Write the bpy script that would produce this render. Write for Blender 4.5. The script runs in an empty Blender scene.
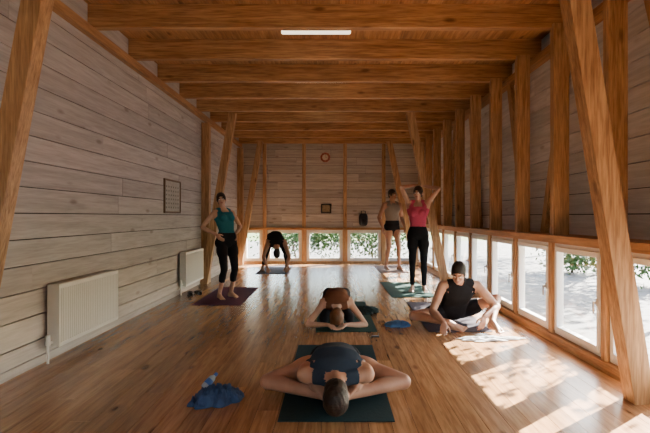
import bpy, math, random
import numpy as np
from mathutils import Vector, Matrix, noise
random.seed(7)
scene=bpy.context.scene
D=bpy.data
def V(*a): return np.array(a,dtype=float)
def nrm(v):
    v=np.array(v,dtype=float); n=np.linalg.norm(v); return v/n if n>1e-9 else v

# ---------------------------------------------------------------- materials
def newmat(name):
    m=D.materials.new(name); m.use_nodes=True
    nt=m.node_tree; b=nt.nodes['Principled BSDF']; return m,nt,b
def plain(name,col,rough=0.6,metal=0.0,noise_amt=0.12,scale=18,spec=0.3,bump=0.0):
    m,nt,b=newmat(name)
    n=nt.nodes.new('ShaderNodeTexNoise'); n.inputs['Scale'].default_value=scale; n.inputs['Detail'].default_value=4
    tc=nt.nodes.new('ShaderNodeTexCoord'); nt.links.new(tc.outputs['Object'],n.inputs['Vector'])
    mx=nt.nodes.new('ShaderNodeMix'); mx.data_type='RGBA'
    c=np.array(col)
    mx.inputs[6].default_value=(*(c*(1-noise_amt)),1); mx.inputs[7].default_value=(*np.clip(c*(1+noise_amt),0,1),1)
    nt.links.new(n.outputs['Fac'],mx.inputs[0]); nt.links.new(mx.outputs[2],b.inputs['Base Color'])
    b.inputs['Roughness'].default_value=rough; b.inputs['Metallic'].default_value=metal
    b.inputs['Specular IOR Level'].default_value=spec
    if bump>0:
        bp=nt.nodes.new('ShaderNodeBump'); bp.inputs['Strength'].default_value=bump; bp.inputs['Distance'].default_value=0.01
        nt.links.new(n.outputs['Fac'],bp.inputs['Height']); nt.links.new(bp.outputs['Normal'],b.inputs['Normal'])
    return m
def wood(name,dark,light,axis='Y',rough=0.5,var=0.35,knots=True,spec=0.4,bump=0.15,grain=1.0,coat=0.0,streak=.5,kn=.75):
    """procedural timber: stretched grain, knots, per-board variation"""
    m,nt,b=newmat(name); L=nt.links
    tc=nt.nodes.new('ShaderNodeTexCoord'); geo=nt.nodes.new('ShaderNodeNewGeometry')
    # offset coords per board
    wn=nt.nodes.new('ShaderNodeVectorMath'); wn.operation='SCALE'; wn.inputs[0].default_value=(37.1,53.7,71.3)
    L.new(geo.outputs['Random Per Island'],wn.inputs['Scale'])
    ad=nt.nodes.new('ShaderNodeVectorMath'); ad.operation='ADD'; L.new(tc.outputs['Object'],ad.inputs[0]); L.new(wn.outputs[0],ad.inputs[1])
    mp=nt.nodes.new('ShaderNodeMapping'); L.new(ad.outputs[0],mp.inputs['Vector'])
    s=[14*grain,14*grain,14*grain]; s['XYZ'.index(axis)]=0.9*grain; mp.inputs['Scale'].default_value=s
    n1=nt.nodes.new('ShaderNodeTexNoise'); n1.inputs['Scale'].default_value=1.6; n1.inputs['Detail'].default_value=6; n1.inputs['Distortion'].default_value=0.6
    L.new(mp.outputs[0],n1.inputs['Vector'])
    n2=nt.nodes.new('ShaderNodeTexNoise'); n2.inputs['Scale'].default_value=6; n2.inputs['Detail'].default_value=3; L.new(mp.outputs[0],n2.inputs['Vector'])
    r=nt.nodes.new('ShaderNodeValToRGB'); r.color_ramp.elements[0].position=0.3; r.color_ramp.elements[1].position=0.68
    r.color_ramp.elements[0].color=(*dark,1); r.color_ramp.elements[1].color=(*light,1)
    L.new(n1.outputs['Fac'],r.inputs[0])
    m2=nt.nodes.new('ShaderNodeMix'); m2.data_type='RGBA'; m2.blend_type='MULTIPLY'; m2.inputs[0].default_value=streak
    r2=nt.nodes.new('ShaderNodeValToRGB'); r2.color_ramp.elements[0].position=0.35; r2.color_ramp.elements[0].color=(.55,.5,.45,1); r2.color_ramp.elements[1].position=.55; r2.color_ramp.elements[1].color=(1,1,1,1)
    L.new(n2.outputs['Fac'],r2.inputs[0]); L.new(r.outputs[0],m2.inputs[6]); L.new(r2.outputs[0],m2.inputs[7])
    # per-board brightness
    mr=nt.nodes.new('ShaderNodeMapRange'); mr.inputs['To Min'].default_value=1-var; mr.inputs['To Max'].default_value=1+var*0.6
    L.new(geo.outputs['Random Per Island'],mr.inputs['Value'])
    m3=nt.nodes.new('ShaderNodeVectorMath'); m3.operation='SCALE'; L.new(m2.outputs[2],m3.inputs[0]); L.new(mr.outputs[0],m3.inputs['Scale'])
    out=m3.outputs[0]
    if knots:
        mk_=nt.nodes.new('ShaderNodeMapping'); ks=[5.5,5.5,5.5]; ks['XYZ'.index(axis)]=2.0; mk_.inputs['Scale'].default_value=ks
        L.new(ad.outputs[0],mk_.inputs['Vector'])
        vo=nt.nodes.new('ShaderNodeTexVoronoi'); vo.inputs['Scale'].default_value=0.9; L.new(mk_.outputs[0],vo.inputs['Vector'])
        rk=nt.nodes.new('ShaderNodeValToRGB'); rk.color_ramp.elements[0].position=0.06; rk.color_ramp.elements[0].color=(.28,.17,.1,1)
        rk.color_ramp.elements[1].position=0.15; rk.color_ramp.elements[1].color=(1,1,1,1); L.new(vo.outputs['Distance'],rk.inputs[0])
        m4=nt.nodes.new('ShaderNodeMix'); m4.data_type='RGBA'; m4.blend_type='MULTIPLY'; m4.inputs[0].default_value=kn
        L.new(out,m4.inputs[6]); L.new(rk.outputs[0],m4.inputs[7]); out=m4.outputs[2]
    L.new(out,b.inputs['Base Color'])
    b.inputs['Roughness'].default_value=rough; b.inputs['Specular IOR Level'].default_value=spec
    b.inputs['Coat Weight'].default_value=coat; b.inputs['Coat Roughness'].default_value=0.2
    bp=nt.nodes.new('ShaderNodeBump'); bp.inputs['Strength'].default_value=bump; bp.inputs['Distance'].default_value=0.004
    L.new(n1.outputs['Fac'],bp.inputs['Height']); L.new(bp.outputs['Normal'],b.inputs['Normal'])
    return m
M_floor=wood('oiled_pine_floor',(.29,.14,.055),(.50,.27,.12),'Y',rough=.27,var=.30,spec=.5,bump=.06,coat=.3)
M_beamX=wood('pine_beam_x',(.33,.15,.058),(.64,.36,.155),'X',rough=.5,var=.22,streak=.75)
M_beamY=wood('pine_beam_y',(.34,.155,.058),(.62,.34,.145),'Y',rough=.5,var=.22)
M_post=wood('pine_post',(.37,.19,.08),(.68,.42,.21),'Z',rough=.5,var=.22,streak=.7,grain=1.4)
M_ceil=wood('pine_ceiling',(.30,.14,.05),(.52,.28,.115),'Y',rough=.6,var=.25)
M_wallY=wood('limed_board_y',(.42,.385,.37),(.57,.535,.52),'Y',rough=.75,var=.14,spec=.15,streak=.22,kn=.45)
M_wallX=wood('limed_board_x',(.42,.37,.33),(.59,.54,.49),'X',rough=.75,var=.18,spec=.15,streak=.25,kn=.5)
M_wallR=wood('limed_board_r',(.50,.49,.50),(.66,.65,.66),'Y',rough=.75,var=.14,spec=.15,streak=.2,kn=.4)
M_back=plain('dark_backing',(.015,.012,.01),.9)
M_white=plain('white_enamel',(.78,.78,.76),.35,noise_amt=.03)
M_rad=plain('radiator_enamel',(.66,.66,.64),.4,noise_amt=.03)
M_metal=plain('brushed_metal',(.6,.6,.6),.35,metal=1,noise_amt=.05)
M_black=plain('black_plastic',(.015,.015,.017),.5)
def paving():
    m,nt,b=newmat('terrace_paving'); tc=nt.nodes.new('ShaderNodeTexCoord'); br=nt.nodes.new('ShaderNodeTexBrick'); br.inputs['Scale'].default_value=1.0
    br.inputs['Brick Width'].default_value=.6; br.inputs['Row Height'].default_value=.4; br.inputs['Mortar Size'].default_value=.015
    br.inputs['Color1'].default_value=(.135,.135,.135,1); br.inputs['Color2'].default_value=(.085,.087,.09,1); br.inputs['Mortar'].default_value=(.03,.035,.025,1)
    nt.links.new(tc.outputs['Object'],br.inputs['Vector']); nt.links.new(br.outputs['Color'],b.inputs['Base Color']); b.inputs['Roughness'].default_value=.85; return m
M_concrete=paving()
M_grass=plain('lawn',(.10,.15,.04),.9,scale=5,noise_amt=.5)
M_leaf=plain('leaf',(.045,.10,.02),.6,scale=6,noise_amt=.6)
M_bark=plain('bark',(.12,.08,.05),.9,scale=12,noise_amt=.4,bump=.5)
def glassmat():
    m=D.materials.new('window_glass'); m.use_nodes=True; nt=m.node_tree; nt.nodes.clear()
    o=nt.nodes.new('ShaderNodeOutputMaterial'); t=nt.nodes.new('ShaderNodeBsdfTransparent'); g=nt.nodes.new('ShaderNodeBsdfGlossy')
    g.inputs['Roughness'].default_value=.02; t.inputs[0].default_value=(.95,.97,.96,1)
    f=nt.nodes.new('ShaderNodeLayerWeight'); f.inputs['Blend'].default_value=.5
    pw=nt.nodes.new('ShaderNodeMath'); pw.operation='POWER'; pw.inputs[1].default_value=4.5; nt.links.new(f.outputs['Facing'],pw.inputs[0])
    ma=nt.nodes.new('ShaderNodeMath'); ma.operation='MULTIPLY_ADD'; ma.inputs[1].default_value=.75; ma.inputs[2].default_value=.05; nt.links.new(pw.outputs[0],ma.inputs[0])
    mx=nt.nodes.new('ShaderNodeMixShader'); nt.links.new(ma.outputs[0],mx.inputs[0]); nt.links.new(t.outputs[0],mx.inputs[1]); nt.links.new(g.outputs[0],mx.inputs[2])
    nt.links.new(mx.outputs[0],o.inputs[0]); return m
M_glass=glassmat()
def emat(name,col,s):
    m,nt,b=newmat(name); b.inputs['Base Color'].default_value=(*col,1); b.inputs['Emission Color'].default_value=(*col,1); b.inputs['Emission Strength'].default_value=s; return m
M_lamp=emat('lamp_diffuser',(1,.88,.68),2.2)

# ---------------------------------------------------------------- mesh helpers
def mk(name,verts,faces,mats,bevel=0,parent=None,smooth=False,midx=None):
    me=D.meshes.new(name); me.from_pydata([tuple(v) for v in verts],[],[tuple(f) for f in faces]); me.update()
    ob=D.objects.new(name,me); scene.collection.objects.link(ob)
    for m in (mats if isinstance(mats,(list,tuple)) else [mats]): me.materials.append(m)
    if midx is not None: me.polygons.foreach_set('material_index',midx)
    if smooth: me.polygons.foreach_set('use_smooth',[True]*len(me.polygons))
    if bevel:
        b=ob.modifiers.new('bevel','BEVEL'); b.width=bevel; b.segments=2; b.limit_method='ANGLE'
    if parent: ob.parent=parent
    return ob
def empty(name):
    e=D.objects.new(name,None); scene.collection.objects.link(e); e.empty_display_size=.1; return e
class MB:
    def __init__(s): s.v=[];s.f=[];s.m=[]
    def box(s,a,b,m=0):
        x0,y0,z0=[min(p,q) for p,q in zip(a,b)]; x1,y1,z1=[max(p,q) for p,q in zip(a,b)]
        o=len(s.v); s.v+=[(x0,y0,z0),(x1,y0,z0),(x1,y1,z0),(x0,y1,z0),(x0,y0,z1),(x1,y0,z1),(x1,y1,z1),(x0,y1,z1)]
        s.f+=[(o,o+3,o+2,o+1),(o+4,o+5,o+6,o+7),(o,o+1,o+5,o+4),(o+1,o+2,o+6,o+5),(o+2,o+3,o+7,o+6),(o+3,o,o+4,o+7)]; s.m+=[m]*6
    def cyl(s,a,b,r0,r1=None,n=16,m=0):
        r1=r0 if r1 is None else r1; a=V(*a);b=V(*b); ax=nrm(b-a); t=V(0,0,1) if abs(ax[2])<.9 else V(1,0,0)
        u=nrm(np.cross(ax,t)); w=np.cross(ax,u); o=len(s.v)
        for c,r in ((a,r0),(b,r1)):
            for i in range(n):
                q=2*math.pi*i/n; s.v.append(tuple(c+r*(math.cos(q)*u+math.sin(q)*w)))
        for i in range(n):
            j=(i+1)%n; s.f.append((o+i,o+j,o+n+j,o+n+i)); s.m.append(m)
        s.f.append(tuple(o+i for i in range(n))[::-1]); s.m.append(m); s.f.append(tuple(o+n+i for i in range(n))); s.m.append(m)
    def strut(s,a,b,w,d,side=(0,1,0),m=0):
        """rectangular timber from a to b; d measured along 'side'"""
        a=V(*a);b=V(*b);ax=nrm(b-a);sd=nrm(V(*side)-ax*np.dot(V(*side),ax)); u=np.cross(ax,sd); o=len(s.v)
        for c in (a,b):
            for i,j in ((-1,-1),(1,-1),(1,1),(-1,1)): s.v.append(tuple(c+u*i*w/2+sd*j*d/2))
        s.f+=[(o,o+3,o+2,o+1),(o+4,o+5,o+6,o+7),(o,o+1,o+5,o+4),(o+1,o+2,o+6,o+5),(o+2,o+3,o+7,o+6),(o+3,o,o+4,o+7)]; s.m+=[m]*6
    def make(s,name,mats,**k): return mk(name,s.v,s.f,mats,midx=s.m,**k)

XL,XR,YB,YF,ZC=-2.4,2.1,12.2,-1.6,3.27
XW=2.42 # upper boarding plane on window side
# ---------------------------------------------------------------- floor
f=MB(); w=.135; x=XL-.1; 
f.box((XL-.2,YF-.1,-.2),(XW+.1,YB+.1,-.03),1)
while x<XW+.05:
    y=YF-random.random()*3
    while y<YB:
        l=random.uniform(2.6,4.2); f.box((x,max(y,YF),-.03),(x+w-.0025,min(y+l,YB)-.002,0)); y+=l
    x+=w
f.make('floor',[M_floor,M_back])
# ceiling
f=MB(); x=XL-.1
f.box((XL-.3,YF-.2,ZC+.03),(XW+.4,YB+.3,ZC+.2),1)
while x<XW+.1:
    f.box((x,YF,ZC),(x+.139,YB,ZC+.03)); x+=.142
f.make('ceiling',[M_ceil,M_back])
# left wall
def boards(name,axis,plane,thick,a0,a1,z0,z1,h,mat,openings=(),lens=(2.2,4.5),gap=.009):
    f=MB(); z=z0
    while z<z1-.02:
        zt=min(z+h-gap,z1); a=a0-random.random()*2
        while a<a1:
            l=random.uniform(*lens); s,e=max(a,a0),min(a+l-.004,a1)
            if e>s+.01:
                segs=[(s,e)]
                for (o0,o1,oz0,oz1) in openings:
                    if z<oz1-.02 and zt>oz0+.02:
                        ns=[]
                        for (p,q) in segs:
                            if q<=o0 or p>=o1: ns.append((p,q))
                            else:
                                if p<o0: ns.append((p,o0))
                                if q>o1: ns.append((o1,q))
                        segs=ns
                for p,q in segs:
                    j=random.uniform(-.002,.002)
                    if axis=='Y': f.box((plane+j,p,z),(plane+thick,q,zt))
                    else: f.box((p,plane+j,z),(q,plane+thick,zt))
            a+=l
        z+=h
    return f
f=boards('wall_left','Y',XL,-.03,YF,YB,0.0,ZC,.205,M_wallY)
f.box((XL-.04,YF-.1,-.1),(XL-.2,YB+.1,ZC+.1),1)
f.make('wall_left',[M_wallY,M_back])
f=MB(); f.box((XL,YF,0),(XL+.02,YB,.07)); f.make('baseboard_left',M_wallY,bevel=.003)
# back wall with low windows
bw=[(-2.3,-1.82),(-1.70,-.82),(-.70,.22),(.34,1.20),(1.32,2.02)]
f=boards('wall_back','X',YB,.03,XL-.05,XW,.86,ZC,.205,M_wallX,lens=(1.4,2.6))
f.box((XL-.2,YB+.04,.86),(XW+.1,YB+.2,ZC+.1),1)
f.box((XL-.2,YB,-.02),(XW+.1,YB+.14,.06),2)
e=[XL-.05]+[v for p in bw for v in p]+[XW]
for i in range(0,len(e),2): f.box((e[i],YB,.06),(e[i+1],YB+.14,.86),2)
f.make('wall_back',[M_wallX,M_back,M_post])
# front wall (behind camera): unseen glazed opening, added to let in light from behind
fw=[(-1.9,-.95)]
f=boards('wall_front','X',YF,-.03,XL-.05,XW,0,ZC,.205,M_wallX,openings=((-1.9,-.95,0,2.25),))
f.box((XL-.2,YF-.04,-.1),(-1.9,YF-.2,ZC+.1),1); f.box((-.95,YF-.04,-.1),(XW+.1,YF-.2,ZC+.1),1); f.box((-1.9,YF-.04,2.25),(-.95,YF-.2,ZC+.1),1)
f.make('wall_front',[M_wallX,M_back])
# right wall
SP=.925
ys=[4.67+SP*k for k in range(-6,9)]
ys=[y for y in ys if YF+.1<y<YB-.1]
f=boards('wall_right','Y',XW,.03,YF,YB,1.02,ZC,.205,M_wallR,lens=(2.2,4))
f.box((XW+.04,YF-.1,1.0),(XW+.09,YB+.1,ZC+.1),1)
f.box((XR-.02,YF,0),(XR+.12,YB,.075),2)            # bottom rail
f.box((XR-.03,YF,.95),(XW+.05,YB,1.02),2)          # ledge
f.make('wall_right',[M_wallR,M_back,M_beamY],bevel=0)
# posts between windows (below ledge) and above
for y in ys:
    f=MB(); f.box((XR,y-.035,.075),(XR+.10,y+.035,.95)); f.make('window_mullion_post',M_post,bevel=.003)
    f=MB(); f.box((XR+.02,y-.04,1.02),(XR+.17,y+.04,ZC-.2)); f.make('wall_post',M_post,bevel=.004)
# zigzag braces against the boards
for a,b in [((2.36,6.45,3.05),(2.36,5.92,1.02)),((2.36,4.80,3.05),(2.36,5.38,1.02)),((2.34,3.62,3.1),(2.34,2.98,1.02)),((2.36,8.3,3.05),(2.36,7.75,1.02)),((2.36,9.3,3.05),(2.36,9.85,1.02)),((2.34,.2,3.1),(2.34,.75,1.02))]:
    f=MB(); f.strut(a,b,.10,.06,side=(1,0,0)); f.make('wall_brace',M_post,bevel=.003)
# windows
wn=0
def window(axis,p0,p1,plane,z0,z1,openang=0):
    global wn; wn+=1
    e=empty('window_%d'%wn)
    def bx(f,a0,a1,d0,d1,za,zb,m=0):
        if axis=='Y': f.box((plane+d0,a0,za),(plane+d1,a1,zb),m)
        else: f.box((a0,plane+d0,za),(a1,plane+d1,zb),m)
    g=.03; f=MB()
    for i,(t,d0,d1,ins) in enumerate(((.035,.02,.09,0),(.045,.0,.06,.037))):
        a0,a1,za,zb=p0+ins,p1-ins,z0+ins,z1-ins
        bx(f,a0,a0+t,d0,d1,za,zb); bx(f,a1-t,a1,d0,d1,za,zb); bx(f,a0+t,a1-t,d0,d1,za,za+t); bx(f,a0+t,a1-t,d0,d1,zb-t,zb)
    f.make('frame',M_white,bevel=.004,parent=e)
    a0,a1,za,zb=p0+.08,p1-.08,z0+.08,z1-.08
    q=[(plane+.03,a0,za),(plane+.03,a1,za),(plane+.03,a1,zb),(plane+.03,a0,zb)] if axis=='Y' else [(a0,plane+.03,za),(a1,plane+.03,za),(a1,plane+.03,zb),(a0,plane+.03,zb)]
    mk('glass',q,[(0,1,2,3)],M_glass,parent=e)
    f=MB(); zc=(z0+z1)/2; bx(f,p0+.05,p0+.07,-.012,.0,zc-.03,zc+.03); bx(f,p0+.053,p0+.067,-.03,-.012,zc-.01,zc+.01); bx(f,p0+.053,p0+.067,-.04,-.028,zc-.09,zc+.01)
    f.make('handle',M_metal,bevel=.002,parent=e)
yy=[YF]+ys+[YB]
for a,b in zip(yy[:-1],yy[1:]):
    if b-a>.3: window('Y',a+.037,b-.037,XR+.01,.077,.948)
for a,b in bw: window('X',a+.002,b-.002,YB+.02,.062,.858)
for i,(a,b) in enumerate(fw): window('X',a,b,YF-.09,.01,2.24)
# beams
yb=[4.67+SP*k for k in range(-6,9)]
for y in yb:
    if YF+.1<y<YB-.05:
        f=MB(); f.box((XL+.0,y,3.04),(XW,y+.085,ZC)); f.make('ceiling_beam',M_beamX,bevel=.005)
f=MB(); f.box((XL,YF,2.95),(XL+.07,YB,3.04)); f.make('trim_1',M_beamY,bevel=.004)
f=MB(); f.box((XW-.12,YF,2.96),(XW,YB,3.04)); f.make('trim_2',M_beamY,bevel=.004)
# leaning frame posts
for y in (3.2,8.55,11.75):
    near=y<4
    yr=3.12 if near else y
    f=MB(); f.strut((1.985,yr,0),(1.495 if near else 1.35,yr,3.04),.135,.13,side=(0,1,0)); f.make('leaning_post',M_post,bevel=.006)
    yl=3.0 if near else y
    f=MB(); f.strut((-2.33 if near else -2.31,yl,0),(-1.76 if near else -1.80,yl,3.04),.13,.12,side=(0,1,0)); f.make('leaning_post',M_post,bevel=.006)
    if y>4:
        f=MB(); f.box((XL,y+.12,0),(XL+.14,y+.26,2.9)); f.make('wall_post',M_post,bevel=.005)
# back wall vertical battens
for x in (-1.76,-.76,.28,1.26):
    f=MB(); f.box((x-.045,YB-.05,.06),(x+.045,YB,3.04)); f.make('wall_post',M_post,bevel=.004)
f=MB(); f.box((XL,YB-.06,.86),(XR,YB,.92)); f.make('trim_3',M_beamX,bevel=.003)
# ceiling lamps
for y in (5.2,7.08,8.95):
    e=empty('ceiling_strip_lamp'); f=MB(); f.box((-.58,y-.045,ZC-.05),(.19,y+.045,ZC)); f.make('housing',M_white,bevel=.004,parent=e)
    f=MB(); f.cyl((-.56,y,ZC-.078),(.17,y,ZC-.078),.018); f.box((-.57,y-.012,ZC-.085),(-.555,y+.012,ZC-.045)); f.box((.165,y-.012,ZC-.085),(.18,y+.012,ZC-.045)); f.make('tube',M_lamp,parent=e,smooth=False)

# ---------------------------------------------------------------- radiators
def radiator(y0,y1,z0,z1):
    e=empty('radiator'); xf=XL+.12; xb=XL+.03
    v=[];fc=[]; n=int((y1-y0)/.0333); pts=[]
    for i in range(n+1):
        y=y0+(y1-y0)*i/n
        for dy,dx in ((0,0),(.007,.009),(.019,.009),(.026,0)):
            if y+dy<=y1: pts.append((y+dy,dx))
    for y,dx in pts: v+= [(xf+dx,y,z0+.03),(xf+dx,y,z1-.04)]
    for i in range(len(pts)-1): fc.append((2*i,2*i+2,2*i+3,2*i+1))
    mk('front_panel',v,fc,M_rad,parent=e)
    f=MB(); f.box((xf-.012,y0,z0),(xf,y1,z1-.005)); f.box((xf-.01,y0,z0),(xf+.008,y1,z0+.03)); f.box((xf-.01,y0,z1-.04),(xf+.008,y1,z1-.005))
    f.box((xb,y0,z0),(xb+.012,y1,z1-.005)); f.box((xb,y0-.004,z0+.01),(xf+.01,y0+.006,z1)); f.box((xb,y1-.006,z0+.01),(xf+.01,y1+.004,z1))
    f.make('casing',M_rad,bevel=.003,parent=e)
    f=MB(); y=y0+.01
    while y<y1-.01: f.box((xb,y,z1-.006),(xf+.008,y+.012,z1)); y+=.022
    f.make('top_grille',M_rad,parent=e)
    f=MB(); f.cyl((xf-.05,y0-.06,z0+.04),(xf-.05,y0,z0+.04),.011); f.cyl((xf-.05,y0-.06,.0),(xf-.05,y0-.06,z0+.04),.009); f.cyl((xf-.05,y0-.06,z0+.03),(xf-.05,y0-.06,z0+.11),.02,.017)
    f.make('valve_and_pipe',M_white,parent=e)
    f=MB(); 
    for yy_ in (y0+.15,y1-.15): f.box((XL+.003,yy_,z0+.1),(xb,yy_+.03,z1-.1))
    f.make('bracket',M_metal,parent=e)
radiator(3.97,5.05,.12,.64); radiator(7.37,8.36,.12,.65)

# ---------------------------------------------------------------- wall things
M_paper=plain('chart_paper',(.42,.40,.36),.8,scale=30,noise_amt=.35); M_framew=plain('frame_wood',(.16,.1,.06),.5)
e=empty('framed_chart'); f=MB(); y0,y1,z0,z1=6.75,7.45,1.25,1.74
for a,b,c,d in ((y0,y1,z0,z0+.025),(y0,y1,z1-.025,z1),(y0,y0+.025,z0,z1),(y1-.025,y1,z0,z1)): f.box((XL,a,c),(XL+.025,b,d))
f.make('frame',M_framew,bevel=.003,parent=e)
f=MB(); f.box((XL+.002,y0+.02,z0+.02),(XL+.014,y1-.02,z1-.02)); f.make('print',M_paper,parent=e)
# printed lines
f=MB()
for i in range(6):
    for j in range(6): f.box((XL+.014,y0+.07+j*.1,z0+.07+i*.06),(XL+.015,y0+.11+j*.1,z0+.095+i*.06))
f.make('printed_figures',plain('ink',(.2,.19,.18),.8),parent=e)
e=empty('framed_picture'); f=MB(); x0,x1,z0,z1=-.33,-.07,1.28,1.52; 
for a,b,c,d in ((x0,x1,z0,z0+.03),(x0,x1,z1-.03,z1),(x0,x0+.03,z0,z1),(x1-.03,x1,z0,z1)): f.box((a,YB-.03,c),(b,YB,d))
f.make('frame',M_black,bevel=.003,parent=e)
f=MB(); f.box((x0+.02,YB-.012,z0+.02),(x1-.02,YB-.002,z1-.02)); f.make('print',plain('print_b',(.32,.25,.14),.7,scale=25,noise_amt=.6),parent=e)
# wall wreath / ring
def torus(c,R,r,axis,n=32,m=10):
    v=[];fc=[]
    for i in range(n):
        a=2*math.pi*i/n
        for j in range(m):
            b=2*math.pi*j/m; rr=R+r*math.cos(b)*(1+.15*math.sin(9*a)); v.append((c[0]+rr*math.cos(a),c[1]+r*math.sin(b),c[2]+rr*math.sin(a)))
    for i in range(n):
        for j in range(m): fc.append((i*m+j,((i+1)%n)*m+j,((i+1)%n)*m+(j+1)%m,i*m+(j+1)%m))
    return v,fc
v,fc=torus((-.22,YB-.03,2.70),.10,.026,'Y'); e=empty('wall_clock'); mk('rim',v,fc,plain('rim_red',(.28,.08,.05),.5),smooth=True,parent=e)
f=MB(); f.cyl((-.22,YB-.001,2.70),(-.22,YB-.02,2.70),.1,n=32); f.make('dial',plain('dial',(.72,.66,.55),.6),parent=e)
f=MB(); f.box((-.223,YB-.024,2.70),(-.217,YB-.02,2.77)); f.box((-.22,YB-.024,2.697),(-.17,YB-.02,2.703)); f.make('hands',M_black,parent=e)

# ---------------------------------------------------------------- mats
def matmesh(name,x0,x1,y0,y1,mat,rot=0,th=.006):
    nx,ny=10,26; v=[];fc=[]
    cx,cy=(x0+x1)/2,(y0+y1)/2
    for k in (0,1):
        for j in range(ny+1):
            for i in range(nx+1):
                x=x0+(x1-x0)*i/nx; y=y0+(y1-y0)*j/ny
                z=.0015+k*th
                dx,dy=x-cx,y-cy; c,s=math.cos(rot),math.sin(rot)
                v.append((cx+dx*c-dy*s,cy+dx*s+dy*c,z))
    N=(nx+1)*(ny+1)
    for j in range(ny):
        for i in range(nx):
            a=j*(nx+1)+i; fc.append((a,a+nx+1,a+nx+2,a+1)); fc.append((N+a,N+a+1,N+a+nx+2,N+a+nx+1))
    bd=[i for i in range(nx+1)]+[j*(nx+1)+nx for j in range(1,ny+1)]+[ny*(nx+1)+i for i in range(nx-1,-1,-1)]+[j*(nx+1) for j in range(ny-1,0,-1)]
    for a,b in zip(bd,bd[1:]+bd[:1]): fc.append((a,b,N+b,N+a))
    return mk(name,v,fc,mat)
def rub(n,c): return plain(n,c,.85,scale=60,noise_amt=.2,bump=.2,spec=.15)
matmesh('yoga_mat',-.33,.355,2.80,4.46,rub('mat_teal',(.010,.030,.036)))
matmesh('yoga_mat',-.2,.44,4.98,6.75,rub('mat_green',(.018,.055,.05)),rot=.01)
matmesh('yoga_mat',1.0,1.66,4.98,6.7,rub('mat_plum',(.05,.04,.055)),rot=-.02)
matmesh('yoga_mat',.85,1.52,7.1,8.75,rub('mat_seagreen',(.03,.075,.065)),rot=.01)
matmesh('yoga_mat',-1.93,-1.27,6.48,8.1,rub('mat_purple',(.10,.035,.075)),rot=.01)
matmesh('yoga_mat',-1.65,-.98,10.0,11.6,rub('mat_grey',(.05,.05,.07)))
matmesh('yoga_mat',.98,1.6,10.2,11.7,rub('mat_brown',(.1,.06,.05)))

# ---------------------------------------------------------------- cloth heaps
def heap(name,c,rx,ry,h,mat,seed,rot=0,folds=3.0):
    n=56; v=[];fc=[]
    for j in range(n+1):
        for i in range(n+1):
            u,w=i/n*2-1,j/n*2-1
            # square->disc-ish with ragged edge
            ang=math.atan2(w,u); rr=max(abs(u),abs(w))
            ed=1+.55*noise.noise(Vector((math.cos(ang)*2.4+seed,math.sin(ang)*2.4,seed)))
            px,py=math.cos(ang)*rr*ed,math.sin(ang)*rr*ed
            env=max(0,1-rr**2.2)
            p=Vector((px*folds+seed*3.1,py*folds,seed))
            rid=1-abs(noise.noise(p*1.1))*2.6; rid2=1-abs(noise.noise(p*2.6+Vector((5,2,1))))*2.4
            z=h*env**.6*(.30+.5*rid+.30*rid2)
            X,Y=px*rx,py*ry; cr,sr=math.cos(rot),math.sin(rot)
            v.append((c[0]+X*cr-Y*sr,c[1]+X*sr+Y*cr,c[2]+.003+max(0,z)))
    for j in range(n):
        for i in range(n): a=j*(n+1)+i; fc.append((a,a+1,a+n+2,a+n+1))
    ob=mk(name,v,fc,mat,smooth=True); s=ob.modifiers.new('sol','SOLIDIFY'); s.thickness=.004; s.offset=1; return ob
M_blue=plain('blue_cotton',(.035,.07,.16),.9,scale=25,noise_amt=.3)
heap('crumpled_blue_jacket',(-.76,3.10,0),.15,.10,.11,M_blue,2.3,rot=.3)
heap('crumpled_blue_towel',(.70,5.25,0),.13,.09,.06,plain('blue_towel',(.05,.12,.25),.9,noise_amt=.3),5.1)
heap('white_towel',(1.50,4.66,0),.30,.08,.03,plain('white_towel',(.6,.6,.6),.9,noise_amt=.1),7.7,rot=.05,folds=2.2)
heap('dark_pullover',(.40,6.05,.0075),.16,.22,.05,plain('dark_fleece',(.012,.03,.03),.9,noise_amt=.3),9.2)
# small water bottle lying with pouch
def lathe(name,c,prof,mat,axis='Z',n=24,parent=None,rotm=None):
    v=[];fc=[]
    for r,z in prof:
        for i in range(n):
            a=2*math.pi*i/n; p=Vector((r*math.cos(a),r*math.sin(a),z))
            if rotm: p=rotm@p
            v.append((c[0]+p.x,c[1]+p.y,c[2]+p.z))
    for k in range(len(prof)-1):
        for i in range(n): j=(i+1)%n; fc.append((k*n+i,k*n+j,(k+1)*n+j,(k+1)*n+i))
    fc.append(tuple(range(n))[::-1]); fc.append(tuple((len(prof)-1)*n+i for i in range(n)))
    return mk(name,v,fc,mat,smooth=True,parent=parent)
e=empty('water_bottle')
R=Matrix.Rotation(math.radians(58),3,'Y')@Matrix.Rotation(0,3,'X')
R=Matrix.Rotation(.9,3,'Z')@R
bpos=(-.89,3.27,.032)
lathe('body',bpos,[(.016,-.0),(.023,.004),(.025,.02),(.025,.08),(.023,.092),(.013,.105),(.010,.112)],plain('pale_plastic',(.30,.38,.46),.25),rotm=R,parent=e)
lathe('cap',bpos,[(.012,.11),(.012,.13),(.010,.135)],plain('blue_cap',(.03,.1,.4),.4),rotm=R,parent=e)
lathe('label',bpos,[(.0256,.03),(.0256,.07)],plain('blue_label',(.04,.12,.4),.5),rotm=R,parent=e)
e=empty('flip_phone'); f=MB(); f.box((.37,4.76,.0),(.45,4.80,.012)); f.make('body',M_black,bevel=.004,parent=e); f=MB(); f.box((.375,4.765,.012),(.445,4.795,.0135)); f.make('screen',plain('screen',(.25,.27,.3),.1),parent=e)
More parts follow.
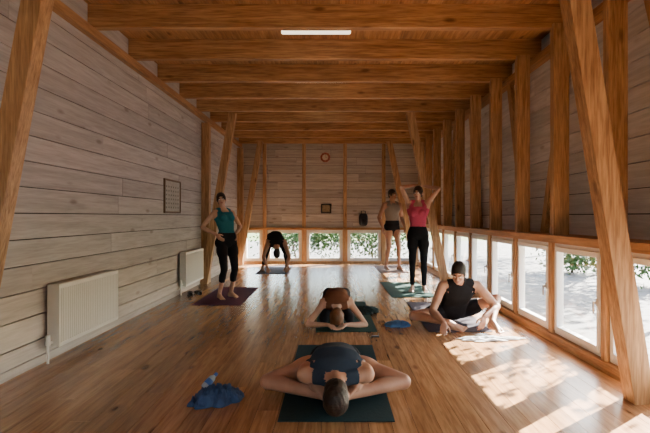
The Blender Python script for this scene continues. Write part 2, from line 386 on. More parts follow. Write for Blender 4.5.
# slippers by the wall
def shoe(name,c,rot,mat):
    e=empty(name)
    n=20; sec=[]; v=[];fc=[]
    prof=[(-.13,.03,.05),(-.10,.038,.07),(-.04,.036,.06),(.03,.043,.055),(.09,.045,.045),(.125,.03,.03),(.135,.012,.02)]
    cr,sr=math.cos(rot),math.sin(rot)
    for y,w_,h in prof:
        for i in range(n):
            a=2*math.pi*i/n; X=w_*math.cos(a); Z=max(0,h*.5+h*.55*math.sin(a)); v.append((c[0]+X*cr-y*sr,c[1]+X*sr+y*cr,c[2]+.002+Z))
    for k in range(len(prof)-1):
        for i in range(n): j=(i+1)%n; fc.append((k*n+i,k*n+j,(k+1)*n+j,(k+1)*n+i))
    fc.append(tuple(range(n))); fc.append(tuple((len(prof)-1)*n+i for i in range(n))[::-1])
    mk('upper',v,fc,mat,smooth=True,parent=e)
shoe('black_shoe',(-2.2,7.35,0),.3,M_black); shoe('black_shoe',(-2.1,7.42,0),.5,M_black)
# backpack hanging on back wall near right
def softbox(name,c,sx,sy,sz,mat,parent=None):
    v=[];fc=[];n=16;m=10
    for k in range(m+1):
        ph=-math.pi/2+math.pi*k/m
        for i in range(n):
            a=2*math.pi*i/n; ex=.55
            sg=lambda q:math.copysign(abs(q)**ex,q)
            v.append((c[0]+sx*sg(math.cos(a))*abs(math.cos(ph))**ex,c[1]+sy*sg(math.sin(a))*abs(math.cos(ph))**ex,c[2]+sz*sg(math.sin(ph))))
    for k in range(m):
        for i in range(n): j=(i+1)%n; fc.append((k*n+i,k*n+j,(k+1)*n+j,(k+1)*n+i))
    return mk(name,v,fc,mat,smooth=True,parent=parent)
e=empty('hanging_backpack'); M_bag=plain('bag_nylon',(.02,.02,.025),.7)
softbox('body',(.74,YB-.1,1.12),.11,.07,.16,M_bag,e); softbox('front_pocket',(.74,YB-.18,1.06),.08,.03,.08,M_bag,e)
f=MB(); f.box((.68,YB-.06,1.25),(.70,YB-.05,1.34)); f.box((.78,YB-.06,1.25),(.80,YB-.05,1.34)); f.box((.68,YB-.06,1.33),(.80,YB-.05,1.345)); f.cyl((.74,YB,1.34),(.74,YB-.08,1.345),.008); f.make('strap_and_hook',M_bag,parent=e)

# ================================================================ PEOPLE
class Prim: pass
def orth(ax):
    t=V(0,0,1) if abs(ax[2])<.9 else V(1,0,0); u=nrm(np.cross(ax,t)); return u,np.cross(ax,u)
class Body:
    def __init__(s): s.v=[];s.f=[];s.p=[];s.mats=[];s.mi={}
    def mid(s,m):
        if m.name not in s.mi: s.mi[m.name]=len(s.mats); s.mats.append(m)
        return s.mi[m.name]
    def rings(s,rs):
        n=len(rs[0]); o=len(s.v)
        for r in rs: s.v+= [tuple(q) for q in r]
        for k in range(len(rs)-1):
            for i in range(n):
                j=(i+1)%n; s.f.append((o+k*n+i,o+k*n+j,o+(k+1)*n+j,o+(k+1)*n+i))
        s.f.append(tuple(o+i for i in range(n))[::-1]); s.f.append(tuple(o+(len(rs)-1)*n+i for i in range(n)))
    def cone(s,a,b,ra,rb,mat,sm=6,n=14,puff=0):
        a=np.array(a,float);b=np.array(b,float); ax=nrm(b-a); u,w=orth(ax); rs=[]
        def ring(c,r): return [c+r*(math.cos(2*math.pi*i/n)*u+math.sin(2*math.pi*i/n)*w) for i in range(n)]
        for k in range(4): q=math.pi/2*(.04+.96*k/4); rs.append(ring(a-ax*ra*math.cos(q),ra*math.sin(q)))
        rs.append(ring(a,ra)); rs.append(ring(b,rb))
        for k in range(3,-1,-1): q=math.pi/2*(.04+.96*k/4); rs.append(ring(b+ax*rb*math.cos(q),rb*math.sin(q)))
        s.rings(rs); s.p.append(('c',(a,b,ra,rb),mat if isinstance(mat,list) else [(9,mat)],sm))
    def ell(s,c,axes,mat,sm=6):
        c=np.array(c,float); A=np.array(axes,float).T; n=18; rs=[]
        for k in range(1,12):
            ph=-math.pi/2+math.pi*k/12
            rs.append([c+A@V(math.cos(2*math.pi*i/n)*math.cos(ph),math.sin(2*math.pi*i/n)*math.cos(ph),math.sin(ph)) for i in range(n)])
        # orientation
        if np.linalg.det(A)<0: rs=rs[::-1]
        s.rings(rs); s.p.append(('e',(c,np.linalg.inv(A),min(np.linalg.norm(A,axis=0))),[(9,mat)],sm))
    def loft(s,secs,matfn,sm=8):
        n=24; rs=[]
        for c,l,fr,w,d in secs:
            rs.append([c+l*w*math.copysign(abs(math.cos(q))**.85,math.cos(q))+fr*d*math.copysign(abs(math.sin(q))**.9,math.sin(q)) for q in [2*math.pi*i/n for i in range(n)]])
        s.rings(rs); s.p.append(('l',secs,matfn,sm))
    def build(s,name,voxel):
        me=D.meshes.new(name+'_src'); me.from_pydata(s.v,[],s.f); me.update()
        import bmesh
        bm=bmesh.new(); bm.from_mesh(me); bmesh.ops.recalc_face_normals(bm,faces=bm.faces[:]); bm.to_mesh(me); bm.free()
        ob=D.objects.new(name+'_src',me); scene.collection.objects.link(ob)
        r=ob.modifiers.new('r','REMESH'); r.mode='VOXEL'; r.voxel_size=voxel; r.adaptivity=0
        dg=bpy.context.evaluated_depsgraph_get(); ev=ob.evaluated_get(dg); m2=D.meshes.new_from_object(ev)
        D.objects.remove(ob); D.meshes.remove(me)
        n=len(m2.vertices); co=np.empty(n*3); m2.vertices.foreach_get('co',co); co=co.reshape(-1,3)
        ne=len(m2.edges); ed=np.empty(ne*2,dtype=np.int32); m2.edges.foreach_get('vertices',ed); ed=ed.reshape(-1,2)
        def classify(P):
            best=np.full(len(P),1e9); mat=np.zeros(len(P),int); sm=np.zeros(len(P),int)
            for kind,dt,mt,it in s.p:
                if kind=='c':
                    a,b,ra,rb=dt; ab=b-a; t=np.clip((P-a)@ab/max(ab@ab,1e-9),0,1); d=np.linalg.norm(P-(a+t[:,None]*ab),axis=1)-(ra+(rb-ra)*t)
                    mm=np.zeros(len(P),int); done=np.zeros(len(P),bool)
                    for tm,mt_ in mt:
                        q=(~done)&(t<=tm); mm[q]=s.mid(mt_); done|=q
                elif kind=='e':
                    c,Ai,mn=dt; q=(P-c)@Ai.T; d=(np.linalg.norm(q,axis=1)-1)*mn; mm=np.full(len(P),s.mid(mt[0][1]))
                else:
                    d=np.full(len(P),1e9); T=np.zeros(len(P)); U=np.zeros(len(P)); F=np.zeros(len(P))
                    for k in range(len(dt)-1):
                        c0,l0,f0,w0,d0=dt[k]; c1,l1,f1,w1,d1=dt[k+1]; ab=c1-c0
                        t=np.clip((P-c0)@ab/(ab@ab),0,1)[:,None]; rel=P-(c0+t*ab)
                        uu=np.sum(rel*(l0+(l1-l0)*t),1); vv=np.sum(rel*(f0+(f1-f0)*t),1); t=t[:,0]
                        ax=ab/np.linalg.norm(ab); zz=rel@ax
                        ww=w0+(w1-w0)*t; dd=d0+(d1-d0)*t
                        di=(np.sqrt((uu/ww)**2+(vv/dd)**2)-1)*np.minimum(ww,dd)+np.abs(zz)*.5
                        q=di<d; d[q]=di[q]; T[q]=k+t[q]; U[q]=uu[q]; F[q]=vv[q]
                    mm=mt(T,U,F)
                q=d<best; best[q]=d[q]; mat[q]=mm[q]; sm[q]=it
            return mat,sm
        vm,sm=classify(co)
        deg=np.bincount(ed.ravel(),minlength=n).astype(float); deg[deg==0]=1
        for it in range(int(sm.max())):
            acc=np.zeros_like(co)
            for k in range(3):
                acc[:,k]=np.bincount(ed[:,0],weights=co[ed[:,1],k],minlength=n)+np.bincount(ed[:,1],weights=co[ed[:,0],k],minlength=n)
            lam=np.where(sm>it,.55,0)[:,None]; co=co+lam*(acc/deg[:,None]-co)
        # smooth garment / hair borders so hems, armholes and hairline are clean curves
        big=[i for i,m in enumerate(s.mats) if m.name.startswith(('cloth','skin','hair'))]
        inb=np.isin(vm,big); F=np.stack([(vm==i).astype(float) for i in big],1)
        for it in range(14):
            acc=np.stack([np.bincount(ed[:,0],weights=F[ed[:,1],k],minlength=n)+np.bincount(ed[:,1],weights=F[ed[:,0],k],minlength=n) for k in range(len(big))],1)
            F=.5*F+.5*acc/deg[:,None]
        hairv=np.array([m.name.startswith('hair') for m in s.mats])[vm]
        new=np.array(big)[F.argmax(1)]; vm=np.where(inb&~(hairv&(F.max(1)<.35)),new,vm)
        m2.vertices.foreach_set('co',co.ravel()); m2.update()
        nr=np.empty(n*3); m2.vertices.foreach_get('normal',nr); nr=nr.reshape(-1,3)
        cloth=np.array([getattr(m,'name','').startswith('cloth') for m in s.mats]); off=np.where(cloth[vm],.007,0.)
        # soft cloth wrinkles
        wr=np.array([noise.noise(Vector(p)*14)*.0045 if o>0 else 0 for p,o in zip(co,off)])
        hairm=np.array([m.name.startswith('hair') for m in s.mats]); hr=np.array([noise.noise(Vector((p[0]*60,p[1]*60,p[2]*25)))*.003 if h else 0 for p,h in zip(co,hairm[vm])])
        co=co+nr*(off+wr+hr)[:,None]; m2.vertices.foreach_set('co',co.ravel())
        nf=len(m2.polygons); cf=np.empty(nf*3); m2.polygons.foreach_get('center',cf)
        # material from vertex labels of the loop corners (consistent with displacement)
        lv=np.empty(len(m2.loops),dtype=np.int32); m2.loops.foreach_get('vertex_index',lv)
        ls=np.empty(nf,dtype=np.int32); m2.polygons.foreach_get('loop_start',ls)
        pm=np.maximum(np.where(cloth[vm[lv[ls]]],vm[lv[ls]],-1),np.where(cloth[vm[lv[ls+2]]],vm[lv[ls+2]],-1)); pm=np.where(pm<0,vm[lv[ls]],pm)
        m2.materials.clear()
        for m in s.mats: m2.materials.append(m)
        m2.polygons.foreach_set('material_index',pm.astype(np.int32)); m2.polygons.foreach_set('use_smooth',np.ones(nf,bool)); m2.update()
        ob=D.objects.new(name,m2); scene.collection.objects.link(ob); m2.name=name
        return ob

def skinm(name,c):
    m,nt,b=newmat(name); b.inputs['Base Color'].default_value=(*c,1)
    n=nt.nodes.new('ShaderNodeTexNoise'); n.inputs['Scale'].default_value=9; tc=nt.nodes.new('ShaderNodeTexCoord'); nt.links.new(tc.outputs['Object'],n.inputs['Vector'])
    r=nt.nodes.new('ShaderNodeValToRGB'); c=np.array(c); r.color_ramp.elements[0].color=(*(c*V(.9,.82,.8)),1); r.color_ramp.elements[1].color=(*np.clip(c*1.1,0,1),1); r.color_ramp.elements[0].position=.35; r.color_ramp.elements[1].position=.65
    nt.links.new(n.outputs['Fac'],r.inputs[0]); nt.links.new(r.outputs[0],b.inputs['Base Color'])
    b.inputs['Roughness'].default_value=.5; b.inputs['Subsurface Weight'].default_value=.08; b.inputs['Subsurface Radius'].default_value=(.01,.004,.002); return m
M_eyew=plain('eye_white',(.7,.68,.65),.3); M_iris=plain('iris',(.02,.012,.008),.2); M_lip=plain('lips',(.35,.12,.1),.5); M_brow=plain('eyebrow',(.03,.018,.012),.7)
def ik(a,t,l1,l2,hint):
    a=np.array(a,float);t=np.array(t,float); v=t-a; d=np.linalg.norm(v); vh=v/d; dm=min(d,(l1+l2)*.998); dm=max(dm,abs(l1-l2)+.02); t=a+vh*dm
    x=(l1*l1-l2*l2+dm*dm)/(2*dm); h=math.sqrt(max(l1*l1-x*x,0)); hp=np.array(hint,float); hp=nrm(hp-vh*(hp@vh)); return a+vh*x+hp*h,t

def figure(name,base,yaw,H,pose,fit,female=False,voxel=.007,z0=.011):
    s=H/1.75; c,sn=math.cos(yaw),math.sin(yaw)
    R=np.array([[c,-sn,0],[sn,c,0],[0,0,1]]); B=V(base[0],base[1],z0)
    def P(p): return B+R@(V(*p)*s)
    def DD(d): return nrm(R@V(*d))
    b=Body(); sk,hair,top,bot=fit['skin'],fit['hair'],fit['top'],fit['bottom']
    pel,wa,ch,nk=[P(pose[k]) for k in ('pel','waist','chest','neck')]
    latP=DD(pose.get('latP',(1,0,0))); latC=DD(pose.get('latC',(1,0,0)))
    g=s*(.94 if female else 1.0)
    d0=nrm(wa-pel); d1=nrm(ch-pel); d2=nrm(nk-wa); d3=nrm(nk-ch)
    def fr(d,l): return nrm(np.cross(d,l))
    latM=nrm(latP+latC)
    def sec(c_,d,l,w,dp): 
        f_=fr(d,l); l2=nrm(np.cross(f_,d)); return (c_,l2,f_,w*g,dp*g)
    W=(.155,.175,.125,.150,.150) if female else (.135,.155,.14,.168,.170)
    secs=[sec(pel-d0*.10*s,d0,latP,W[0]*.6,.075),sec(pel-d0*.04*s,d0,latP,W[0],.105),sec(pel+d0*.03*s,d0,latP,W[1],.112),
          sec(wa,d1,latM,W[2],.088),sec((wa+ch)/2,d2,latM,(W[2]+W[3])/2,.1),sec(ch,d2,latC,W[3],.112),
          sec(ch+(nk-ch)*.5,d3,latC,W[4],.098),sec(ch+(nk-ch)*.82,d3,latC,W[4]*.72,.068),sec(nk,d3,latC,.06,.055)]
    b.mid(sk)
    wl=fit.get('waistline',2.7)
    itop,ibot,isk=b.mid(top),b.mid(bot),b.mid(sk)
    def tm(T,U,F):
        m=np.where(T<wl,ibot,itop)
        au=np.abs(U)/g
        neckcut=np.where(F>0,6.35,6.95)
        m=np.where((T>neckcut)&(au<.075),isk,m)
        m=np.where((T>5.7)&(au>.125),isk,m)
        m=np.where(T>7.35,isk,m)
        return m
    b.loft(secs,tm,8)
    fC=fr(d3,latC); fP=fr(d0,latP)
    SW=(.165 if female else .19)*s
    shz=pose.get('shz',(0,0))
    Sh={}
    for side,sg in (('R',1),('L',-1)):
        S=nk-d3*.055*s+latC*sg*SW+P(pose.get('sho'+side,(0,0,0)))-B
        Sh[side]=S
        b.cone(nk+d3*.01*s-fC*.01*s,S,.042*g,.046*g,[(.3,sk),(.68,top),(9,sk)],8)
        b.cone(nk-d3*.09*s+latC*sg*.06*s,S-d3*.03*s,.07*g,.05*g,[(.75,top),(9,sk)],8)
        b.cone(ch+latC*sg*.10*s,S-d3*.05*s,.06*g,.045*g,[(.7,top),(9,sk)],8)
        wr,hint,hd,pn,curl=pose['arm'+side]
        E,Wr=ik(S,P(wr),.30*s,.255*s,R@V(*hint))
        ms=fit.get('sleeve'); um=[(9,sk)] if not ms else [(ms,top),(9,sk)]
        a_=.92 if female else 1.08
        b.cone(S,E,.050*g*a_,.037*g*a_,um,6); b.ell(S+(E-S)*.5,[nrm(E-S)*.085*s,orth(nrm(E-S))[0]*.046*g*a_,orth(nrm(E-S))[1]*.046*g*a_],sk if not ms or ms<.5 else top)
        b.cone(E,E+(Wr-E)*.3,.037*g*a_,.041*g*a_,sk); b.cone(E+(Wr-E)*.3,Wr,.041*g*a_,.026*g*a_,sk)
        # hand
        h=DD(hd) if hd else nrm(Wr-E); n_=DD(pn); n_=nrm(n_-h*(n_@h)); tv=np.cross(-n_,h) if side=='R' else np.cross(n_,h)
        q=s*.97
        offs=(.030,.010,-.010,-.028); ln=(.072,.080,.074,.058); kn=(.085,.088,.084,.076)
        for o,l,k in zip(offs,ln,kn):
            kp=Wr+h*k*q+tv*o*q; b.cone(Wr+h*.008*q+tv*o*.45*q,kp,.0145*q,.0115*q,sk,2)
            p0=kp; ang=curl
            for ph,(fr_,rr) in enumerate(((.45,.0100),(.30,.0092),(.25,.0082))):
                dv=h*math.cos(ang)+n_*math.sin(ang)+tv*o*1.2; dv=nrm(dv); p1=p0+dv*l*fr_*q*1.08; b.cone(p0,p1,rr*q,(rr-.0008)*q,sk,1,n=10); p0=p1; ang+=curl*1.1
        b.ell(Wr+h*.048*q,[h*.045*q,tv*.034*q,n_*.014*q],sk,2)
        t0=Wr+h*.018*q+tv*.018*q; t1=Wr+h*.05*q+tv*.046*q+n_*.01*q; t2=t1+nrm(h*.8+tv*.45+n_*.25)*.033*q; t3=t2+nrm(h*.95+tv*.15+n_*.3)*.027*q
        b.cone(t0,t1,.015*q,.0125*q,sk,2); b.cone(t1,t2,.0115*q,.0105*q,sk,1); b.cone(t2,t3,.0105*q,.009*q,sk,1)
        # leg
        hip=pel-d0*.03*s+latP*sg*.09*s
        an,kh,td,up=pose['leg'+side]
        K,A=ik(hip,P(an),.43*s,.415*s,R@V(*kh))
        tf,sf=fit['thigh'],fit['shin']  # fraction covered
        th=(.088 if female else .082)
        b.cone(hip,K,th*g,.054*g,[(tf,bot),(9,sk)],7); b.ell(hip+(K-hip)*.3,[nrm(K-hip)*.15*s,orth(nrm(K-hip))[0]*(th+.004)*g,orth(nrm(K-hip))[1]*(th+.004)*g],bot if tf>.5 else sk)
        b.ell(hip-fP*.035*s+d0*.0*s,[latP*.088*g,fP*.085*g,d0*.10*g],bot)
        sx=nrm(A-K); bk=nrm((hip-K)); bk=bk-sx*(bk@sx); bk=nrm(bk) if np.linalg.norm(bk)>.15 else -fP
        skm=[(sf,bot),(9,sk)] if sf>0 else [(9,sk)]
        b.cone(K,A,.050*g,.033*g,skm,6)
        cm=K+(A-K)*.3+bk*.014*s; w_=nrm(np.cross(sx,bk)); b.ell(cm,[sx*.12*s,bk*.050*g,w_*.049*g],bot if sf>.3 else sk)
        # foot
        t=DD(td); u_=DD(up); t=nrm(t-u_*(t@u_)); w_=np.cross(t,u_)*sg  # outward
        q=s*(.92 if female else 1.0)
        hl=A-t*.042*q-u_*.052*q; mid_=A+t*.05*q-u_*.030*q; ball=A+t*.125*q-u_*.062*q
        b.cone(A,hl,.034*q,.031*q,sk,4); b.cone(A,mid_,.034*q,.032*q,sk,4); b.cone(hl,ball+w_*.018*q,.028*q,.022*q,sk,4)
        b.cone(mid_,ball-w_*.018*q,.032*q,.023*q,sk,4); b.cone(mid_,ball+w_*.022*q,.028*q,.020*q,sk,4)
        for i in range(5):
            o=(-.034+.0165*i)*q; l=(.052,.048,.043,.036,.028)[i]*q; r_=(.0135,.0105,.010,.0095,.009)[i]*q
            st=ball+w_*o-u_*.008*q; b.cone(st,st+t*l-u_*.004*q,r_*1.1,r_,sk,1,n=10)
    if female:
        for sg in (1,-1): b.ell(ch+latC*sg*.068*s+fC*.085*s+d2*.01*s,[latC*.058*s,fC*.05*s,d2*.055*s],top)
    # head
    hc=P(pose['head']); u=DD(pose['hup']); f_=DD(pose['hface']); f_=nrm(f_-u*(f_@u)); r=np.cross(f_,u); k=s*.90*(1.03 if not female else 1.0)
    b.cone(nk-d3*.03*s,hc-u*.055*k-f_*.022*k,(.052 if female else .060)*g,(.048 if female else .056)*g,sk,6)
    b.ell(hc+u*.025*k-f_*.012*k,[r*.076*k,f_*.096*k,u*.098*k],sk,3)
    b.ell(hc-u*.042*k+f_*.022*k,[r*.058*k,f_*.066*k,u*.078*k],sk,3)
    b.cone(hc-u*.10*k+f_*.055*k,hc-u*.098*k+f_*.066*k,.022*k,.016*k,sk,3)
    b.cone(hc+f_*.083*k+u*.012*k,hc+f_*.106*k-u*.026*k,.009*k,.0125*k,sk,1)
    for sg in (1,-1):
        b.ell(hc+f_*.094*k-u*.030*k+r*sg*.011*k,[r*.009*k,f_*.011*k,u*.008*k],sk,1)
        b.cone(hc+f_*.080*k+u*.024*k+r*sg*.018*k,hc+f_*.071*k+u*.024*k+r*sg*.044*k,.0075*k,.006*k,M_brow,1)
        b.ell(hc+f_*.079*k+u*.002*k+r*sg*.031*k,[r*.0135*k,f_*.009*k,u*.008*k],M_eyew,0)
        b.ell(hc+f_*.0875*k+u*.002*k+r*sg*.031*k,[r*.0055*k,f_*.004*k,u*.0055*k],M_iris,0)
        b.ell(hc+f_*.055*k-u*.03*k+r*sg*.04*k,[r*.02*k,f_*.025*k,u*.025*k],sk,3)
        b.ell(hc-f_*.006*k-u*.008*k+r*sg*.077*k,[r*.011*k,f_*.019*k,u*.031*k],sk,1)
        b.ell(hc+f_*.015*k+u*.02*k+r*sg*.066*k,[r*.017*k,f_*.028*k,u*.045*k],hair,3)
    b.ell(hc+f_*.084*k-u*.060*k,[r*.024*k,f_*.010*k,u*.0095*k],M_lip,1)
    st=fit.get('hairstyle','short')
    b.ell(hc+u*.046*k-f_*.020*k,[r*.084*k,f_*.100*k,u*.097*k],hair,4)
    b.ell(hc-u*.012*k-f_*.045*k,[r*.076*k,f_*.068*k,u*.078*k],hair,4)
    if st in('bun','long','tail'):
        for sg in (1,-1): b.ell(hc+u*.03*k-f_*.0*k+r*sg*.045*k,[r*.04*k,f_*.07*k,u*.07*k],hair,4)
    if st=='bun': b.ell(hc+u*.10*k-f_*.10*k,[r*.04*k,f_*.038*k,u*.038*k],hair,3)
    if st=='tail':
        p0=hc+u*.06*k-f_*.11*k; p1=p0-f_*.04*k-u*.06*k; p2=p1-V(0,0,1)*.13*k
        b.cone(p0,p1,.025*k,.03*k,hair,3); b.cone(p1,p2,.03*k,.012*k,hair,3)
    if st=='long':
        dn=fit.get('fall',V(0,0,-1))
        for sg in (-1,-.5,0,.5,1):
            p0=hc+r*sg*.06*k-f_*(.06-.03*abs(sg))*k; b.cone(p0,p0+dn*.13*k,.035*k,.022*k,hair,3)
    if st=='beard':
        b.ell(hc-u*.085*k+f_*.040*k,[r*.056*k,f_*.052*k,u*.040*k],hair,2)
    ob=b.build(name,voxel); return ob

def clothm(n,c,na=.1): return plain('cloth_'+n,c,.9,scale=40,noise_amt=na,spec=.1)
def hairm(n,c): return plain('hair_'+n,c,.55,scale=90,noise_amt=.45,bump=.4)
PI=math.pi
S1=skinm('skin_a',(.42,.23,.15)); S2=skinm('skin_b',(.50,.30,.21)); S3=skinm('skin_c',(.36,.19,.12))
# 1 foreground man, seated bound-angle forward fold
figure('man_folding_forward',(.01,3.42),PI,1.76,dict(
 pel=(0,0,.145),waist=(0,.13,.225),chest=(0,.31,.225),neck=(0,.475,.185),head=(0,.60,.125),hup=(0,.90,-.42),hface=(0,-.42,-.90),
 armR=((.13,.40,.115),(.50,-1,.38),(-.8,.4,-.4),(0,-.3,-1),.45),armL=((-.13,.40,.115),(-.50,-1,.38),(.8,.4,-.4),(0,-.3,-1),.45),
 legR=((.075,.38,.055),(1,.15,-.05),(-.25,1,0),(1,.2,.35)),legL=((-.075,.38,.055),(-1,.15,-.05),(.25,1,0),(-1,.2,.35))),
 dict(skin=S1,hair=hairm('darkbrown',(.022,.013,.009)),top=clothm('navy_tank',(.03,.045,.07)),bottom=clothm('dark_shorts',(.015,.018,.025)),thigh=.45,shin=0),voxel=.0055,z0=.016)
# 2 woman in child's pose
figure('woman_in_childs_pose',(.03,5.62),PI,1.62,dict(
 pel=(0,0,.27),waist=(0,.14,.32),chest=(0,.29,.29),neck=(0,.43,.22),head=(0,.54,.135),hup=(0,.85,-.5),hface=(0,-.5,-.85),
 armR=((.10,.60,.05),(1,-.2,-.3),(-.5,.9,-.05),(0,0,-1),.12),armL=((-.10,.60,.05),(-1,-.2,-.3),(.5,.9,-.05),(0,0,-1),.12),
 legR=((.10,-.06,.06),(.15,1,-.3),(0,-1,0),(0,0,-1)),legL=((-.10,-.06,.06),(-.15,1,-.3),(0,-1,0),(0,0,-1))),
 dict(skin=S2,hair=hairm('auburn',(.12,.05,.02)),top=clothm('rust_top',(.14,.055,.03)),bottom=clothm('dark_leggings',(.03,.03,.035)),thigh=1.1,shin=.9,hairstyle='long',fall=V(0,-.5,-.85)),female=True,voxel=.007)
# 3 seated man on the right
figure('man_seated_on_mat',(1.36,5.46),PI+.02,1.74,dict(
 pel=(0,0,.13),waist=(0,.07,.24),chest=(0,.18,.36),neck=(.0,.29,.475),head=(.05,.375,.58),hup=(.12,.45,.85),hface=(.35,.75,-.45),
 armR=((.24,.52,.085),(.45,-1,.0),(.2,.6,-.35),(0,0,-1),.12),armL=((-.19,.48,.14),(-1,-.6,.1),(.3,.5,-.7),(.4,0,-.6),.35),
 legR=((.17,.42,.07),(1,-.25,.0),(-.85,.5,0),(.25,.5,1)),legL=((-.26,.52,.095),(-1,0,.65),(-.25,.9,0),(0,0,1))),
 dict(skin=S1,hair=hairm('black',(.012,.009,.008)),top=clothm('black_tank',(.012,.012,.014)),bottom=clothm('charcoal_shorts',(.012,.012,.015)),thigh=.55,shin=0),voxel=.006,z0=.02)
# 4 woman in pink, hands raised behind head
figure('woman_in_pink_standing',(1.325,7.58),PI-.15,1.68,dict(
 pel=(0,0,.95),waist=(0,-.01,1.10),chest=(0,.0,1.28),neck=(0,-.01,1.465),head=(0,.03,1.62),hup=(0,0,1),hface=(.35,1,-.05),
 shoR=(-.01,0,.05),shoL=(.01,0,.05),
 armR=((.08,-.06,1.76),(1,.9,0),(-.9,-.3,.1),(0,0,-1),.25),armL=((-.10,-.06,1.74),(-1,.25,0),(.9,-.1,.2),(0,0,-1),.25),
 legR=((.09,-.01,.09),(0,1,0),(.2,1,0),(0,0,1)),legL=((-.10,.03,.09),(0,1,0),(-.2,1,0),(0,0,1))),
 dict(skin=S2,hair=hairm('brown',(.03,.016,.01)),top=clothm('pink_tank',(.48,.07,.13)),bottom=clothm('black_leggings',(.01,.01,.012)),thigh=1.1,shin=.92,hairstyle='bun'),female=True,voxel=.0065)
# 5 far man
figure('man_standing_at_back',(1.29,10.65),PI+.45,1.80,dict(
 pel=(0,0,.95),waist=(0,.0,1.10),chest=(0,.0,1.28),neck=(0,-.01,1.465),head=(0.01,.03,1.62),hup=(0.05,0,1),hface=(-.3,1,-.1),
 armR=((.27,.06,.92),(.5,-1,0),(0,.15,-1),(-1,0,0),.25),armL=((-.24,.12,.94),(-.5,-1,0),(.1,.3,-1),(1,0,0),.25),
 legR=((.11,-.08,.09),(0,1,0),(.3,1,0),(0,0,1)),legL=((-.10,.12,.09),(0,1,0),(-.1,1,0),(0,0,1))),
 dict(skin=S3,hair=hairm('brown2',(.03,.018,.012)),top=clothm('grey_tank',(.22,.19,.16)),bottom=clothm('black_shorts',(.012,.012,.015)),thigh=.5,shin=0),voxel=.007)
# 6 woman left
figure('woman_standing_hands_on_hips',(-1.57,6.95),PI+.75,1.58,dict(
 pel=(0,.03,.93),waist=(0,.03,1.09),chest=(0,-.03,1.26),neck=(.0,-.08,1.43),head=(.03,-.08,1.585),hup=(.1,-.15,1),hface=(.5,.9,-.1),
 armR=((.17,.02,1.03),(1,-.6,0),(-.2,.7,-.6),(-1,0,0),.25),armL=((-.17,.02,1.03),(-1,-.6,0),(.2,.7,-.6),(1,0,0),.25),
 legR=((.11,.0,.09),(0,1,0),(.2,1,0),(0,0,1)),legL=((-.11,-.02,.09),(0,1,0),(-.2,1,0),(0,0,1))),
 dict(skin=S2,hair=hairm('black2',(.012,.009,.008)),top=clothm('teal_tank',(.02,.13,.17)),bottom=clothm('black_capri',(.012,.012,.015)),thigh=1.1,shin=.5,hairstyle='tail'),female=True,voxel=.0065)
# 7 back yogi in wide legged fold
figure('person_in_wide_forward_bend',(-1.28,10.5),PI+.2,1.70,dict(
 pel=(0,-.12,.74),waist=(0,.02,.80),chest=(0,.17,.72),neck=(0,.27,.57),head=(0.0,.34,.43),hup=(0,.3,-1),hface=(0,-1,-.35),
 armR=((.20,.33,.10),(1,0,0),(0,.8,-.5),(0,0,-1),.1),armL=((-.20,.33,.10),(-1,0,0),(0,.8,-.5),(0,0,-1),.1),
 legR=((.28,-.06,.09),(.1,1,0),(.1,1,0),(0,0,1)),legL=((-.28,-.06,.09),(-.1,1,0),(-.1,1,0),(0,0,1))),
 dict(skin=S3,hair=hairm('black3',(.012,.009,.008)),top=clothm('black_top',(.012,.012,.014)),bottom=clothm('black_pants',(.012,.012,.014)),thigh=1.1,shin=.8),voxel=.008,z0=.017)

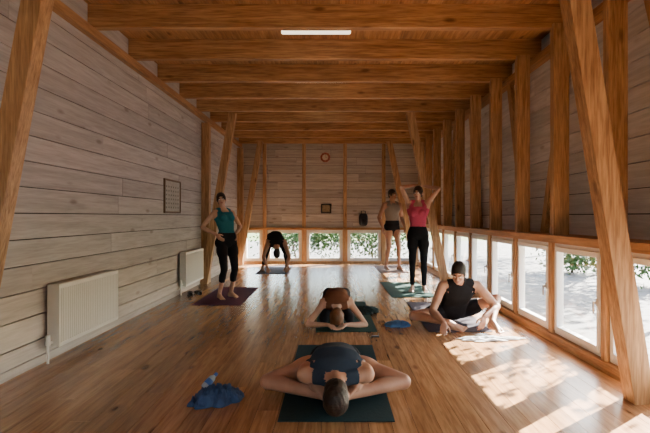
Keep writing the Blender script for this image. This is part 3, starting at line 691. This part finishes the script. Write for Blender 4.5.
# ================================================================ OUTSIDE
f=MB(); f.box((XW+.25,-8,-.35),(9,YB+14,-.12)); f.box((-12,YB+.25,-.35),(XW+.25,YB+14,-.12)); f.box((-12,-10,-.35),(XW+.25,YF-.25,-.12)); f.make('terrace_ground',M_concrete)
f=MB(); f.box((-40,-30,-.6),(60,70,-.36)); f.make('lawn_ground',M_grass)
def tree(name,c,h,crown,nl,seed,leaf=.09,trunk=.12):
    rnd=random.Random(seed); e=empty(name)
    f=MB(); c=V(*c); tops=[]
    mid=c+V(rnd.uniform(-.15,.15),rnd.uniform(-.15,.15),h*.5); f.cyl(c,mid,trunk,trunk*.75,10); 
    top=c+V(rnd.uniform(-.2,.2),rnd.uniform(-.2,.2),h); f.cyl(mid,top,trunk*.75,trunk*.35,10)
    cc=c+V(0,0,h)
    for i in range(14):
        d=nrm(V(rnd.gauss(0,1),rnd.gauss(0,1),rnd.gauss(.2,.7))); p=mid+(top-mid)*rnd.random(); q=cc+d*V(*crown)*.7; f.cyl(p,q,trunk*.28,.01,6); tops.append(q)
    f.make('trunk_and_branches',M_bark,parent=e)
    v=[];fc=[]
    for i in range(nl):
        t=tops[rnd.randrange(len(tops))]; p=t+V(rnd.gauss(0,.36)*crown[0],rnd.gauss(0,.36)*crown[1],rnd.gauss(0,.33)*crown[2]) 
        a=nrm(V(rnd.gauss(0,1),rnd.gauss(0,1),rnd.gauss(0,1))); b_=nrm(np.cross(a,V(rnd.gauss(0,1),rnd.gauss(0,1),rnd.gauss(0,1)))); l=leaf*rnd.uniform(.7,1.3); o=len(v)
        if p[2]<c[2]+.02: continue
        v+=[tuple(p-a*l),tuple(p+b_*l*.45),tuple(p+a*l),tuple(p-b_*l*.45)]; fc.append((o,o+1,o+2,o+3))
    mk('foliage',v,fc,M_leaf,parent=e)
tree('garden_tree',(9.6,13.8,-.35),4.4,(1.5,1.5,1.5),4500,3)
tree('garden_tree',(8.0,17.0,-.35),3.6,(1.7,1.7,1.5),4000,4)
tree('young_tree',(5.6,7.0,-.12),2.6,(.75,.75,.6),240,13,.06,.05)
tree('shrub',(6.2,8.9,-.12),.5,(.5,.7,.4),1200,5,.06,.03)
tree('shrub',(5.6,11.3,-.12),.5,(.6,.7,.5),1400,6,.06,.03)
tree('shrub',(-1.2,15.2,-.12),.6,(1.2,.6,.55),2600,8,.06,.03)
tree('shrub',(1.2,15.0,-.12),.7,(1.3,.6,.6),2600,9,.06,.03)
tree('shrub',(6.4,6.6,-.12),.25,(.4,.5,.25),600,11,.06,.03)

# ================================================================ LIGHT
w_=D.worlds.new('World'); scene.world=w_; w_.use_nodes=True; nt=w_.node_tree
bg=nt.nodes['Background']; sky=nt.nodes.new('ShaderNodeTexSky'); sky.sky_type='NISHITA'; sky.sun_disc=False; sky.sun_elevation=math.radians(35); sky.sun_rotation=math.radians(50)
sky.air_density=1.2; sky.dust_density=2.5
nt.links.new(sky.outputs[0],bg.inputs[0]); bg.inputs[1].default_value=2.2
sun=D.lights.new('sun','SUN'); sun.energy=135; sun.angle=math.radians(.35); sun.color=(1,.91,.79); so=D.objects.new('sun',sun); scene.collection.objects.link(so)
el=math.radians(27); dv=Vector((-.77*math.cos(el),-.64*math.cos(el),-math.sin(el))); so.rotation_euler=dv.to_track_quat('-Z','Y').to_euler(); so.location=(12,12,10)

# ================================================================ CAMERA
cam=D.cameras.new('camera'); co=D.objects.new('camera',cam); scene.collection.objects.link(co); scene.camera=co
co.location=(0,0,1.2); co.rotation_euler=(math.pi/2,0,0); cam.sensor_width=36; cam.lens=480/650*36; cam.shift_x=-9/650; cam.shift_y=0; cam.clip_start=.05
